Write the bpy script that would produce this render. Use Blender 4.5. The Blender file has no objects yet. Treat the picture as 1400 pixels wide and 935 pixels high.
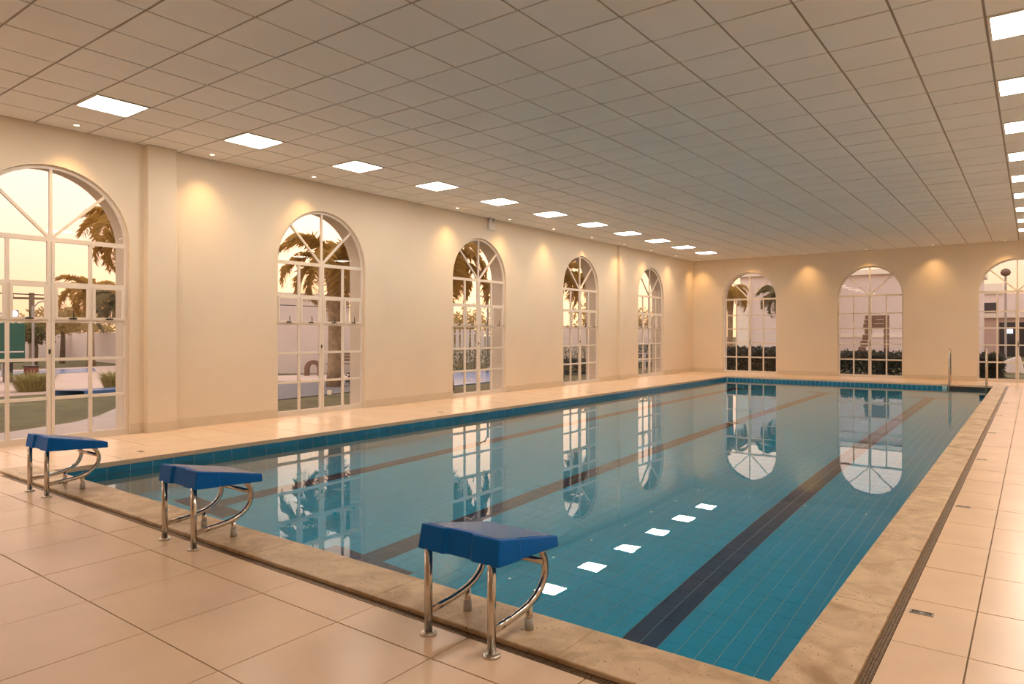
import bpy, bmesh, math, random
from mathutils import Vector, Matrix
random.seed(7)
S = bpy.context.scene
COL = S.collection
PI = math.pi

# ------------------------------------------------------------------ camera
cam_d = bpy.data.cameras.new('camera')
cam = bpy.data.objects.new('camera', cam_d)
COL.objects.link(cam)
CAM_H, YAW, FPX = 1.426, 0.6446, 947.9
cam.location = (0, 0, CAM_H)
cam.rotation_euler = (PI / 2, 0, YAW)
cam_d.sensor_width = 36
cam_d.lens = FPX * 36 / 1400
cam_d.shift_y = -11.6 / 1400
cam_d.clip_start, cam_d.clip_end = 0.05, 600
S.camera = cam

# ------------------------------------------------------------------ sky, exposure
S.view_settings.view_transform = 'Standard'
S.view_settings.look = 'None'
S.view_settings.gamma = 1
S.view_settings.use_curve_mapping = False
S.view_settings.exposure = 0.08
S.cycles.max_bounces = 12
S.cycles.diffuse_bounces = 6
S.cycles.transparent_max_bounces = 24
S.cycles.caustics_refractive = True
S.cycles.caustics_reflective = True
S.cycles.sample_clamp_indirect = 6

LED_STRENGTH = 26.5
LED_COLOR = (1.0, 0.87, 0.73)
SPOT_W = 66.0
SPOT_COLOR = (1.0, 0.57, 0.20)

W = bpy.data.worlds.new('evening_sky')
S.world = W
W.use_nodes = True
nt = W.node_tree
nt.nodes.clear()
n_out = nt.nodes.new('ShaderNodeOutputWorld')
n_bg = nt.nodes.new('ShaderNodeBackground')
n_tc = nt.nodes.new('ShaderNodeTexCoord')
n_sep = nt.nodes.new('ShaderNodeSeparateXYZ')
n_ramp = nt.nodes.new('ShaderNodeValToRGB')
n_dot = nt.nodes.new('ShaderNodeVectorMath'); n_dot.operation = 'DOT_PRODUCT'
n_max = nt.nodes.new('ShaderNodeMath'); n_max.operation = 'MAXIMUM'; n_max.inputs[1].default_value = 0
n_pow = nt.nodes.new('ShaderNodeMath'); n_pow.operation = 'POWER'; n_pow.inputs[1].default_value = 14
n_glow = nt.nodes.new('ShaderNodeMix'); n_glow.data_type = 'RGBA'; n_glow.blend_type = 'ADD'
sd = Vector((-0.66, 0.75, 0.05)).normalized()
n_dot.inputs[1].default_value = sd
cr = n_ramp.color_ramp
cr.elements[0].position = 0.0; cr.elements[0].color = (0.92, 0.54, 0.30, 1)
cr.elements[1].position = 1.0; cr.elements[1].color = (0.62, 0.68, 0.75, 1)
for p, c in ((0.05, (1.0, 0.57, 0.36)), (0.14, (1.05, 0.71, 0.56)), (0.32, (1.06, 0.91, 0.83)), (0.6, (1.0, 0.95, 0.92))):
    e = cr.elements.new(p); e.color = (*c, 1)
L = nt.links.new
L(n_tc.outputs['Generated'], n_sep.inputs[0])
L(n_sep.outputs['Z'], n_ramp.inputs[0])
L(n_tc.outputs['Generated'], n_dot.inputs[0])
L(n_dot.outputs['Value'], n_max.inputs[0])
L(n_max.outputs[0], n_pow.inputs[0])
L(n_pow.outputs[0], n_glow.inputs['Factor'])
L(n_ramp.outputs[0], n_glow.inputs['A'])
n_glow.inputs['B'].default_value = (0.9, 0.5, 0.2, 1)
L(n_glow.outputs['Result'], n_bg.inputs['Color'])
n_bg.inputs['Strength'].default_value = 2.25
L(n_bg.outputs[0], n_out.inputs[0])


# ------------------------------------------------------------------ materials
def mat(name, color, rough=0.5, metal=0.0, var=0.0, scale=6.0, bump=0.0, bscale=None, spec=0.5, coords='Object', color2=None, detail=4, transl=0.0):
    m = bpy.data.materials.new(name)
    m.use_nodes = True
    t = m.node_tree
    b = t.nodes['Principled BSDF']
    b.inputs['Base Color'].default_value = (*color, 1)
    b.inputs['Roughness'].default_value = rough
    b.inputs['Metallic'].default_value = metal
    b.inputs['Specular IOR Level'].default_value = spec
    if var or bump or color2:
        tc = t.nodes.new('ShaderNodeTexCoord')
        nz = t.nodes.new('ShaderNodeTexNoise')
        nz.inputs['Scale'].default_value = scale
        nz.inputs['Detail'].default_value = detail
        if coords == 'World':
            g = t.nodes.new('ShaderNodeNewGeometry')
            src = g.outputs['Position']
        else:
            src = tc.outputs[coords]
        t.links.new(src, nz.inputs['Vector'])
        r = t.nodes.new('ShaderNodeValToRGB')
        c1 = color2 or tuple(max(0, c * (1 - var)) for c in color)
        c2 = color if color2 else tuple(min(1, c * (1 + var)) for c in color)
        r.color_ramp.elements[0].position = 0.3; r.color_ramp.elements[0].color = (*c1, 1)
        r.color_ramp.elements[1].position = 0.7; r.color_ramp.elements[1].color = (*c2, 1)
        t.links.new(nz.outputs['Fac'], r.inputs[0])
        t.links.new(r.outputs[0], b.inputs['Base Color'])
        if bump:
            bp = t.nodes.new('ShaderNodeBump')
            bp.inputs['Strength'].default_value = bump
            bp.inputs['Distance'].default_value = 0.01
            if bscale:
                nz2 = t.nodes.new('ShaderNodeTexNoise')
                nz2.inputs['Scale'].default_value = bscale
                t.links.new(src, nz2.inputs['Vector'])
                t.links.new(nz2.outputs['Fac'], bp.inputs['Height'])
            else:
                t.links.new(nz.outputs['Fac'], bp.inputs['Height'])
            t.links.new(bp.outputs[0], b.inputs['Normal'])
    if transl:
        tr = t.nodes.new('ShaderNodeBsdfTranslucent')
        tr.inputs['Color'].default_value = (*[min(1, c * 1.6) for c in color], 1)
        mx = t.nodes.new('ShaderNodeMixShader')
        mx.inputs[0].default_value = transl
        t.links.new(b.outputs[0], mx.inputs[1]); t.links.new(tr.outputs[0], mx.inputs[2])
        t.links.new(mx.outputs[0], t.nodes['Material Output'].inputs[0])
    return m


def emat(name, color, strength):
    m = bpy.data.materials.new(name)
    m.use_nodes = True
    t = m.node_tree
    t.nodes.clear()
    o = t.nodes.new('ShaderNodeOutputMaterial')
    e = t.nodes.new('ShaderNodeEmission')
    e.inputs[0].default_value = (*color, 1)
    e.inputs[1].default_value = strength
    t.links.new(e.outputs[0], o.inputs[0])
    return m


M = {}
M['wall'] = mat('cream_plaster', (0.80, 0.69, 0.55), 0.75, var=0.025, scale=1.2, bump=0.06, bscale=40, coords='World')
M['baseboard'] = mat('beige_tile_skirting', (0.70, 0.59, 0.45), 0.35, var=0.03, scale=3, coords='World')
M['ceil_tile'] = mat('mineral_ceiling_tile', (0.79, 0.78, 0.75), 0.85, var=0.03, scale=0.9, bump=0.08, bscale=90, coords='World')
M['ceil_grid'] = mat('ceiling_grid_metal', (0.36, 0.30, 0.25), 0.6)
M['floor'] = mat('cream_porcelain', (0.82, 0.61, 0.44), 0.25, var=0.05, scale=2.2, detail=6, bump=0.015, bscale=9, spec=0.28, coords='World')
M['grout'] = mat('brown_grout', (0.22, 0.15, 0.09), 0.8)
M['frame'] = mat('white_aluminium', (0.80, 0.72, 0.64), 0.35)
M['seal'] = mat('dark_gasket', (0.05, 0.045, 0.04), 0.5)
M['black'] = mat('black_plastic', (0.02, 0.02, 0.02), 0.4)
M['steel'] = mat('polished_steel', (0.60, 0.55, 0.50), 0.17, metal=1.0)
M['steel_satin'] = mat('satin_steel', (0.62, 0.58, 0.52), 0.3, metal=1.0)
M['grey_plastic'] = mat('grey_plastic_foot', (0.45, 0.45, 0.44), 0.45)
M['white_plastic'] = mat('white_plastic', (0.75, 0.72, 0.68), 0.4)
M['led'] = emat('led_diffuser', LED_COLOR, LED_STRENGTH)
M['spot_lens'] = emat('downlight_lens', (1.0, 0.72, 0.4), 10.0)
M['pool_teal'] = mat('teal_glazed_tile', (0.0, 0.52, 0.84), 0.25, var=0.05, scale=2.5, coords='World')
M['pool_navy'] = mat('navy_glazed_tile', (0.004, 0.035, 0.13), 0.25)
M['pool_grout'] = mat('pale_pool_grout', (0.55, 0.85, 0.92), 0.8)
M['water_tile'] = mat('blue_waterline_tile', (0.018, 0.23, 0.42), 0.15, var=0.15, scale=3, coords='World')
M['dark_panel'] = mat('dark_grey_panel', (0.05, 0.045, 0.04), 0.4)  # plain dark finish of the plate behind the ladder

# travertine: layered bands, pits and dark stains
m = mat('travertine', (0.66, 0.50, 0.33), 0.42)
t = m.node_tree; b = t.nodes['Principled BSDF']
g = t.nodes.new('ShaderNodeNewGeometry')
mp = t.nodes.new('ShaderNodeMapping'); mp.inputs['Scale'].default_value = (1, 1, 1)
t.links.new(g.outputs['Position'], mp.inputs[0])
n1 = t.nodes.new('ShaderNodeTexNoise'); n1.inputs['Scale'].default_value = 5; n1.inputs['Detail'].default_value = 8; n1.inputs['Distortion'].default_value = 1.2
n2 = t.nodes.new('ShaderNodeTexNoise'); n2.inputs['Scale'].default_value = 60; n2.inputs['Detail'].default_value = 3
n3 = t.nodes.new('ShaderNodeTexNoise'); n3.inputs['Scale'].default_value = 2.3; n3.inputs['Detail'].default_value = 9; n3.inputs['Distortion'].default_value = 0.8
for n in (n1, n2, n3):
    t.links.new(mp.outputs[0], n.inputs['Vector'])
r1 = t.nodes.new('ShaderNodeValToRGB')
r1.color_ramp.elements[0].position = 0.32; r1.color_ramp.elements[0].color = (0.50, 0.35, 0.21, 1)
r1.color_ramp.elements[1].position = 0.6; r1.color_ramp.elements[1].color = (0.70, 0.53, 0.35, 1)
t.links.new(n1.outputs['Fac'], r1.inputs[0])
r2 = t.nodes.new('ShaderNodeValToRGB')
r2.color_ramp.elements[0].position = 0.29; r2.color_ramp.elements[0].color = (0.12, 0.07, 0.035, 1)
r2.color_ramp.elements[1].position = 0.34; r2.color_ramp.elements[1].color = (1, 1, 1, 1)
t.links.new(n2.outputs['Fac'], r2.inputs[0])
mul = t.nodes.new('ShaderNodeMix'); mul.data_type = 'RGBA'; mul.blend_type = 'MULTIPLY'; mul.inputs['Factor'].default_value = 0.85
t.links.new(r1.outputs[0], mul.inputs['A']); t.links.new(r2.outputs[0], mul.inputs['B'])
r3 = t.nodes.new('ShaderNodeValToRGB')
r3.color_ramp.elements[0].position = 0.33; r3.color_ramp.elements[0].color = (0.60, 0.50, 0.38, 1)
r3.color_ramp.elements[1].position = 0.45; r3.color_ramp.elements[1].color = (1, 1, 1, 1)
t.links.new(n3.outputs['Fac'], r3.inputs[0])
mul2 = t.nodes.new('ShaderNodeMix'); mul2.data_type = 'RGBA'; mul2.blend_type = 'MULTIPLY'; mul2.inputs['Factor'].default_value = 0.7
t.links.new(mul.outputs['Result'], mul2.inputs['A']); t.links.new(r3.outputs[0], mul2.inputs['B'])
t.links.new(mul2.outputs['Result'], b.inputs['Base Color'])
bp = t.nodes.new('ShaderNodeBump'); bp.inputs['Strength'].default_value = 0.25; bp.inputs['Distance'].default_value = 0.004
t.links.new(n2.outputs['Fac'], bp.inputs['Height']); t.links.new(bp.outputs[0], b.inputs['Normal'])
M['travertine'] = m

# blue moulded plastic; the top is gritty and wet
M['blue'] = mat('blue_moulded_plastic', (0.0, 0.13, 0.52), 0.4, spec=0.15)
m = mat('blue_wet_grip', (0.006, 0.17, 0.55), 0.14, bump=1.0, bscale=120, var=0.1, scale=20, spec=0.8)
M['blue_grip'] = m
M['droplet'] = mat('water_droplet', (0.30, 0.42, 0.62), 0.05, spec=1.0)

# perforated grate
m = mat('bronze_grate', (0.26, 0.17, 0.10), 0.4, metal=0.6)
t = m.node_tree; b = t.nodes['Principled BSDF']
g = t.nodes.new('ShaderNodeNewGeometry')
vo = t.nodes.new('ShaderNodeTexVoronoi'); vo.inputs['Scale'].default_value = 80; vo.inputs['Randomness'].default_value = 0.25
t.links.new(g.outputs['Position'], vo.inputs['Vector'])
r = t.nodes.new('ShaderNodeValToRGB')
r.color_ramp.elements[0].position = 0.36; r.color_ramp.elements[0].color = (0.015, 0.01, 0.006, 1)
r.color_ramp.elements[1].position = 0.46; r.color_ramp.elements[1].color = (0.30, 0.20, 0.12, 1)
t.links.new(vo.outputs['Distance'], r.inputs[0]); t.links.new(r.outputs[0], b.inputs['Base Color'])
M['grate'] = m
M['grate_edge'] = mat('bronze_edge', (0.20, 0.13, 0.08), 0.4, metal=0.5)

# window glass
m = bpy.data.materials.new('window_glass'); m.use_nodes = True
t = m.node_tree; t.nodes.clear()
o = t.nodes.new('ShaderNodeOutputMaterial')
tr = t.nodes.new('ShaderNodeBsdfTransparent'); tr.inputs[0].default_value = (0.80, 0.775, 0.76, 1)
gl = t.nodes.new('ShaderNodeBsdfGlossy'); gl.inputs['Roughness'].default_value = 0.0
fr = t.nodes.new('ShaderNodeFresnel'); fr.inputs[0].default_value = 1.5
mx = t.nodes.new('ShaderNodeMixShader')
gg = t.nodes.new('ShaderNodeNewGeometry'); inv = t.nodes.new('ShaderNodeMath'); inv.operation = 'SUBTRACT'; inv.inputs[0].default_value = 1
ml = t.nodes.new('ShaderNodeMath'); ml.operation = 'MULTIPLY'
t.links.new(gg.outputs['Backfacing'], inv.inputs[1]); t.links.new(fr.outputs[0], ml.inputs[0]); t.links.new(inv.outputs[0], ml.inputs[1])
t.links.new(ml.outputs[0], mx.inputs[0]); t.links.new(tr.outputs[0], mx.inputs[1]); t.links.new(gl.outputs[0], mx.inputs[2])
t.links.new(mx.outputs[0], o.inputs[0])
M['glass'] = m

# water: real refraction and reflection with a very faint ripple
m = bpy.data.materials.new('pool_water'); m.use_nodes = True
t = m.node_tree; t.nodes.clear()
o = t.nodes.new('ShaderNodeOutputMaterial')
gb = t.nodes.new('ShaderNodeBsdfGlass'); gb.inputs['IOR'].default_value = 1.333; gb.inputs['Roughness'].default_value = 0.0
gb.inputs['Color'].default_value = (0.86, 0.97, 1.0, 1)
g = t.nodes.new('ShaderNodeNewGeometry')
nz = t.nodes.new('ShaderNodeTexNoise'); nz.inputs['Scale'].default_value = 2.2; nz.inputs['Detail'].default_value = 2
t.links.new(g.outputs['Position'], nz.inputs['Vector'])
bp = t.nodes.new('ShaderNodeBump'); bp.inputs['Strength'].default_value = 0.02; bp.inputs['Distance'].default_value = 0.02
t.links.new(nz.outputs['Fac'], bp.inputs['Height']); t.links.new(bp.outputs[0], gb.inputs['Normal'])
t.links.new(gb.outputs[0], o.inputs[0])
M['water'] = m

# outdoors
M['lawn'] = mat('lawn_grass', (0.13, 0.10, 0.03), 0.9, var=0.35, scale=1.5, bump=0.4, bscale=25, coords='World')
M['path'] = mat('pink_grey_paving', (0.52, 0.40, 0.34), 0.7, var=0.08, scale=2, coords='World')
M['plaza'] = mat('rose_concrete', (0.66, 0.46, 0.36), 0.8, var=0.06, scale=1, coords='World')
M['asphalt'] = mat('grey_violet_asphalt', (0.20, 0.165, 0.165), 0.8, var=0.08, scale=3, coords='World')
M['blue_water'] = mat('outdoor_pool_blue', (0.10, 0.20, 0.42), 0.25, var=0.15, scale=1.2, coords='World')
M['outer_wall'] = mat('white_boundary_plaster', (0.72, 0.60, 0.54), 0.8, var=0.05, scale=0.8, coords='World')
M['bldg'] = mat('pale_rose_render', (0.74, 0.62, 0.58), 0.8, var=0.04, scale=0.4, coords='World')
M['bldg2'] = mat('dusty_rose_render', (0.62, 0.46, 0.40), 0.8, var=0.04, scale=0.4, coords='World')
M['bldg_trim'] = mat('cream_parapet', (0.85, 0.76, 0.66), 0.7)
M['dark_glass'] = mat('dark_window_glass', (0.05, 0.045, 0.05), 0.1)
M['frond'] = mat('palm_leaflet', (0.52, 0.37, 0.11), 0.5, var=0.2, scale=3, transl=0.55)
M['frond_dull'] = mat('palm_leaflet_grey_green', (0.28, 0.23, 0.11), 0.55, var=0.25, scale=3, transl=0.35)
M['trunk'] = mat('palm_trunk', (0.36, 0.24, 0.14), 0.85, var=0.3, scale=9, bump=0.6, bscale=14)
M['bark'] = mat('tree_bark', (0.16, 0.10, 0.06), 0.9, var=0.3, scale=7, bump=0.5, bscale=14)
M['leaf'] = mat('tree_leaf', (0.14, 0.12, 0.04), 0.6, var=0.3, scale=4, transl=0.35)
M['leaf_warm_haze'] = mat('hazed_olive_leaf', (0.38, 0.27, 0.11), 0.6, var=0.3, scale=4, transl=0.4)  # warm distance haze is put into this leaf colour
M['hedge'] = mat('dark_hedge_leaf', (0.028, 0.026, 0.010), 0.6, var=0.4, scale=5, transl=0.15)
M['straw'] = mat('ornamental_grass_blade', (0.30, 0.26, 0.09), 0.7, var=0.25, scale=6, transl=0.3)
M['timber'] = mat('brown_timber', (0.20, 0.11, 0.07), 0.6, var=0.2, scale=8)
M['pole'] = mat('weathered_pole', (0.22, 0.16, 0.11), 0.8)
M['pole_grey'] = mat('galvanised_pole', (0.40, 0.36, 0.33), 0.5, metal=0.4)
M['green_panel'] = mat('dark_green_panel', (0.015, 0.10, 0.075), 0.4)
M['red_brown'] = mat('red_brown_panel', (0.17, 0.045, 0.03), 0.5)
M['flood'] = emat('floodlight_lens', (0.85, 0.88, 1.0), 14.0)
M['screen'] = emat('lit_screen', (0.65, 0.75, 1.0), 3.0)
M['fence'] = mat('white_fence_paint', (0.72, 0.64, 0.60), 0.6)


# ------------------------------------------------------------------ helpers
def link(name, me, m=None, parent=None, loc=(0, 0, 0), rot=(0, 0, 0)):
    o = bpy.data.objects.new(name, me)
    COL.objects.link(o)
    if m is not None and me is not None and len(me.materials) == 0:
        me.materials.append(M[m] if isinstance(m, str) else m)
    o.location = loc
    o.rotation_euler = rot
    if parent is not None:
        o.parent = parent
    return o


def tag(o, label=None, cat=None, group=None, kind=None):
    if label: o['label'] = label
    if cat: o['category'] = cat
    if group: o['group'] = group
    if kind: o['kind'] = kind
    return o


def empty(name, loc=(0, 0, 0), rz=0):
    o = bpy.data.objects.new(name, None)
    COL.objects.link(o)
    o.location = loc
    o.rotation_euler = (0, 0, rz)
    o.empty_display_size = 0.1
    return o


def copy_tree(o, parent=None):
    c = o.copy(); COL.objects.link(c)
    if parent is not None: c.parent = parent
    for ch in list(o.children):
        copy_tree(ch, c)
    return c


class MB:
    def __init__(s):
        s.v = []; s.f = []; s.smooth = False

    def box(s, a, b):
        x0, y0, z0 = a; x1, y1, z1 = b
        i = len(s.v)
        s.v += [(x0, y0, z0), (x1, y0, z0), (x1, y1, z0), (x0, y1, z0), (x0, y0, z1), (x1, y0, z1), (x1, y1, z1), (x0, y1, z1)]
        s.f += [tuple(i + k for k in q) for q in ((0, 3, 2, 1), (4, 5, 6, 7), (0, 1, 5, 4), (1, 2, 6, 5), (2, 3, 7, 6), (3, 0, 4, 7))]
        return s

    def quad(s, *p):
        i = len(s.v); s.v += [tuple(q) for q in p]; s.f.append(tuple(range(i, i + len(p)))); return s

    def bar(s, p, q, w, d, up=(0, 1, 0)):
        """box-section bar from p to q: width w across, depth d along 'up'"""
        p = Vector(p); q = Vector(q); a = (q - p).normalized(); u = Vector(up)
        u = (u - a * u.dot(a)).normalized(); r = a.cross(u)
        i = len(s.v)
        for c in (p, q):
            for sx, sy in ((-1, -1), (1, -1), (1, 1), (-1, 1)):
                s.v.append(tuple(c + r * (sx * w / 2) + u * (sy * d / 2)))
        s.f += [tuple(i + k for k in z) for z in ((3, 2, 1, 0), (4, 5, 6, 7), (0, 1, 5, 4), (1, 2, 6, 5), (2, 3, 7, 6), (3, 0, 4, 7))]
        return s

    def tube(s, pts, rad, n=12, cap=True):
        pts = [Vector(p) for p in pts]
        rads = rad if isinstance(rad, (list, tuple)) else [rad] * len(pts)
        i0 = len(s.v)
        prev = None
        for k, p in enumerate(pts):
            if k == 0: t = pts[1] - p
            elif k == len(pts) - 1: t = p - pts[k - 1]
            else: t = (pts[k + 1] - p).normalized() + (p - pts[k - 1]).normalized()
            t.normalize()
            if prev is None:
                u = Vector((0, 0, 1)) if abs(t.z) < 0.9 else Vector((1, 0, 0))
            else:
                u = prev
            u = (u - t * u.dot(t)).normalized(); prev = u
            w = t.cross(u)
            for j in range(n):
                a = 2 * PI * j / n
                s.v.append(tuple(p + (u * math.cos(a) + w * math.sin(a)) * rads[k]))
        for k in range(len(pts) - 1):
            for j in range(n):
                a = i0 + k * n + j; b = i0 + k * n + (j + 1) % n
                s.f.append((a, b, b + n, a + n))
        if cap:
            s.f.append(tuple(i0 + j for j in range(n))[::-1])
            s.f.append(tuple(i0 + (len(pts) - 1) * n + j for j in range(n)))
        return s

    def lathe(s, prof, c=(0, 0, 0), n=24):
        i0 = len(s.v)
        for r, z in prof:
            for j in range(n):
                a = 2 * PI * j / n
                s.v.append((c[0] + r * math.cos(a), c[1] + r * math.sin(a), c[2] + z))
        for k in range(len(prof) - 1):
            for j in range(n):
                a = i0 + k * n + j; b = i0 + k * n + (j + 1) % n
                s.f.append((a, b, b + n, a + n))
        s.f.append(tuple(i0 + j for j in range(n))[::-1])
        s.f.append(tuple(i0 + (len(prof) - 1) * n + j for j in range(n)))
        return s

    def mesh(s, name, smooth=False):
        me = bpy.data.meshes.new(name)
        me.from_pydata(s.v, [], s.f)
        me.update()
        if smooth:
            me.polygons.foreach_set('use_smooth', [True] * len(me.polygons))
        return me

    def build(s, name, m, parent=None, loc=(0, 0, 0), rot=(0, 0, 0), smooth=False, bevel=0, seg=2):
        o = link(name, s.mesh(name, smooth), m, parent, loc, rot)
        if bevel:
            mo = o.modifiers.new('bevel', 'BEVEL'); mo.width = bevel; mo.segments = seg; mo.limit_method = 'ANGLE'
        return o


CY, SY = math.cos(YAW), math.sin(YAW)
def seen_size(x, y, z, area):
    """rough size in the photo of a flat piece, 0 when outside the frame"""
    zc = -x * SY + y * CY
    if zc < 0.3: return 0
    u = 700 + FPX * (x * CY + y * SY) / zc
    v = 455.9 - FPX * (z - CAM_H) / zc
    mrg = 400 / zc
    if u < -mrg or u > 1400 + mrg or v < -mrg or v > 935 + mrg: return 0
    return area * abs(z - CAM_H) / zc ** 3


def slab_mesh(name, w, d, h):
    """thin tile, origin at the middle of its visible face"""
    b = MB().box((-w / 2, -d / 2, -h), (w / 2, d / 2, 0))
    return b.mesh(name)


def tiles(rects, z, h, name, m, parent, limit, flip=False, zj=0.0):
    """rects (x0,y0,x1,y1): the 'limit' largest in the photo become parts, the rest one mesh"""
    order = sorted(rects, key=lambda r: -seen_size((r[0] + r[2]) / 2, (r[1] + r[3]) / 2, z, (r[2] - r[0]) * (r[3] - r[1])))
    cache = {}
    for r in order[:limit]:
        w, d = round(r[2] - r[0], 4), round(r[3] - r[1], 4)
        if (w, d) not in cache:
            cache[(w, d)] = slab_mesh(name, w, d, h)
            cache[(w, d)].materials.append(M[m])
        dz = random.uniform(-zj, zj)
        link(name, cache[(w, d)], None, parent, ((r[0] + r[2]) / 2, (r[1] + r[3]) / 2, z + dz), (PI, 0, 0) if flip else (0, 0, 0))
    rest = order[limit:]
    if rest:
        b = MB()
        for r in rest:
            dz = random.uniform(-zj, zj)
            if flip: b.box((r[0], r[1], z + dz), (r[2], r[3], z + h + dz))
            else: b.box((r[0], r[1], z - h + dz), (r[2], r[3], z + dz))
        o = b.build(name, m, parent)
        o['kind'] = 'stuff'


# ------------------------------------------------------------------ dimensions
XL, XR = -10.25, 1.55            # left and right wall faces
YN, YF = -5.5, 25.03             # near and far wall faces
HC = 4.136                       # ceiling
WT = 0.45                        # wall thickness
PX0, PX1, PY0, PY1 = -8.19, -0.85, 2.86, 22.9    # pool opening
WZ = -0.125                      # water level
PB = -1.425                      # pool bottom
SPRING, RAD = 2.66, 0.97         # window arch
LEFT_WIN = [-0.81, 3.64, 7.98, 12.43, 16.94, 21.43]  # the opening nearest the near wall is added, unseen, to brighten the floor
FAR_WIN = [-8.16, -4.26, -0.37]


# ------------------------------------------------------------------ walls with arched openings
def wall_mesh(a, b, centers, H=HC + 0.25, T=WT):
    """local: x along the wall, y outward, z up; openings from z=0 up to the arch"""
    mb = MB()
    N = 24
    xs = a
    def strip(x0, x1, z0a, z0b):
        for y, fl in ((0, 0), (T, 1)):
            p = [(x0, y, z0a), (x1, y, z0b), (x1, y, H), (x0, y, H)]
            mb.quad(*(p[::-1] if fl else p))
    for c in sorted(centers):
        strip(xs, c - RAD, -0.2, -0.2)
        pts = [(c - RAD * math.cos(PI * k / N), SPRING + RAD * math.sin(PI * k / N)) for k in range(N + 1)]
        for k in range(N):
            strip(pts[k][0], pts[k + 1][0], pts[k][1], pts[k + 1][1])
        loop = [(c - RAD, -0.2)] + pts + [(c + RAD, -0.2)]
        for k in range(len(loop) - 1):
            (x0, z0), (x1, z1) = loop[k], loop[k + 1]
            mb.quad((x0, 0, z0), (x1, 0, z1), (x1, T, z1), (x0, T, z0))
        xs = c + RAD
    strip(xs, b, -0.2, -0.2)
    mb.quad((a, 0, H), (b, 0, H), (b, T, H), (a, T, H))
    mb.quad((a, 0, -0.2), (a, 0, H), (a, T, H), (a, T, -0.2))
    mb.quad((b, 0, -0.2), (b, T, -0.2), (b, T, H), (b, 0, H))
    return mb


wl = wall_mesh(YN - WT, YF + WT, LEFT_WIN).build('wall_left', 'wall', None, (XL, 0, 0), (0, 0, PI / 2))
wf = wall_mesh(XL, XR + WT, FAR_WIN).build('wall_far', 'wall', None, (0, YF, 0))
wr = MB().box((XR, YN - WT, -0.2), (XR + WT, YF, HC + 0.25)).build('wall_right', 'wall')
wn = MB().box((XL, YN - WT, -0.2), (XR, YN, HC + 0.25)).build('wall_near', 'wall')
for o in (wl, wf, wr, wn): tag(o, kind='structure')

# pilasters on the left wall
for i, (y0, y1, d) in enumerate(((4.80, 5.22, 0.13), (19.05, 19.5, 0.10))):
    p = MB().box((XL - 0.02, y0, -0.1), (XL + d, y1, HC)).build('trim_%d' % (i + 1), 'wall', bevel=0.012)
    tag(p, kind='structure')

# baseboards
bl = MB()
edges = [YN] + [v for c in LEFT_WIN for v in (c - RAD, c + RAD)] + [YF]
for k in range(0, len(edges), 2):
    y0, y1 = edges[k], edges[k + 1]
    bl.box((XL, y0, 0), (XL + 0.018, y1, 0.145))
for (y0, y1, d) in ((4.80, 5.22, 0.13), (19.05, 19.5, 0.10)):
    bl.box((XL, y0 - 0.016, 0), (XL + d + 0.016, y1 + 0.016, 0.145))
tag(bl.build('baseboard_left', 'baseboard'), kind='structure')
bf = MB()
edges = [XL] + [v for c in FAR_WIN for v in (c - RAD, c + RAD)] + [XR]
for k in range(0, len(edges), 2):
    bf.box((edges[k], YF - 0.018, 0), (edges[k + 1], YF, 0.145))
tag(bf.build('baseboard_far', 'baseboard'), kind='structure')
tag(MB().box((XR - 0.018, YN, 0), (XR, YF, 0.145)).build('baseboard_right', 'baseboard'), kind='structure')

# ------------------------------------------------------------------ ceiling
ceiling = MB().box((XL, YN, HC + 0.012), (XR, YF, HC + 0.2)).build('ceiling', 'ceil_grid')
tag(ceiling, kind='structure')
TS, CX0, CY0 = 0.625, -0.33, 6.5547
LED_ROWS = {0: 'right', 14: 'left'}
led_k = [-14 + 3 * j for j in range(14)]  # rows run on out of view, panels added to light the near deck
rects = []
for i in range(-4, 18):
    x1 = min(CX0 - TS * i + TS, XR + 0.0); x0 = max(CX0 - TS * i, XL)
    if x1 - x0 < 0.05: continue
    for k in range(-20, 31):
        if i in LED_ROWS and k in (led_k if i == 14 else led_k[2:]): continue
        y0 = max(CY0 + TS * k, YN); y1 = min(CY0 + TS * (k + 1), YF)
        if y1 - y0 < 0.05: continue
        g = 0.011
        rects.append((x0 + g, y0 + g, x1 - g, y1 - g))
tiles(rects, HC, 0.011, 'ceiling_tile', 'ceil_tile', ceiling, 300, flip=True, zj=0.0012)

# LED panels
fm = MB()
o_, i_ = 0.302, 0.278
for a, b in (((-o_, -o_, -0.012), (o_, -i_, 0.012)), ((-o_, i_, -0.012), (o_, o_, 0.012)), ((-o_, -i_, -0.012), (-i_, i_, 0.012)), ((i_, -i_, -0.012), (o_, i_, 0.012))):
    fm.box(a, b)
led_frame = fm.mesh('frame'); led_frame.materials.append(M['white_plastic'])
led_diff = MB().quad((-i_, -i_, -0.006), (-i_, i_, -0.006), (i_, i_, -0.006), (i_, -i_, -0.006)).mesh('diffuser'); led_diff.materials.append(M['led'])
ORD = ['first', 'second', 'third', 'fourth', 'fifth', 'sixth', 'seventh', 'eighth', 'ninth', 'tenth', 'eleventh', 'twelfth']
for i, side in LED_ROWS.items():
    first = -5 if side == 'left' else 1           # first panel of the row inside the photo
    for k in (led_k if side == 'left' else led_k[2:]):
        e = empty('ceiling_light', (CX0 + TS * (0.5 - i), CY0 + TS * (k + 0.5), HC + 0.002))
        n = (k - first) // 3
        if n >= 0:
            lab = 'LED ceiling panel over the %s deck, %s of its row from the camera' % (side, ORD[n])
        else:
            lab = 'added unseen LED ceiling panel over the %s deck, %s behind the row in view' % (side, ORD[-n - 1])
        tag(e, lab, 'ceiling light', 'LED panels over the %s deck' % side)
        link('frame', led_frame, None, e)
        link('diffuser', led_diff, None, e)

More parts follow.
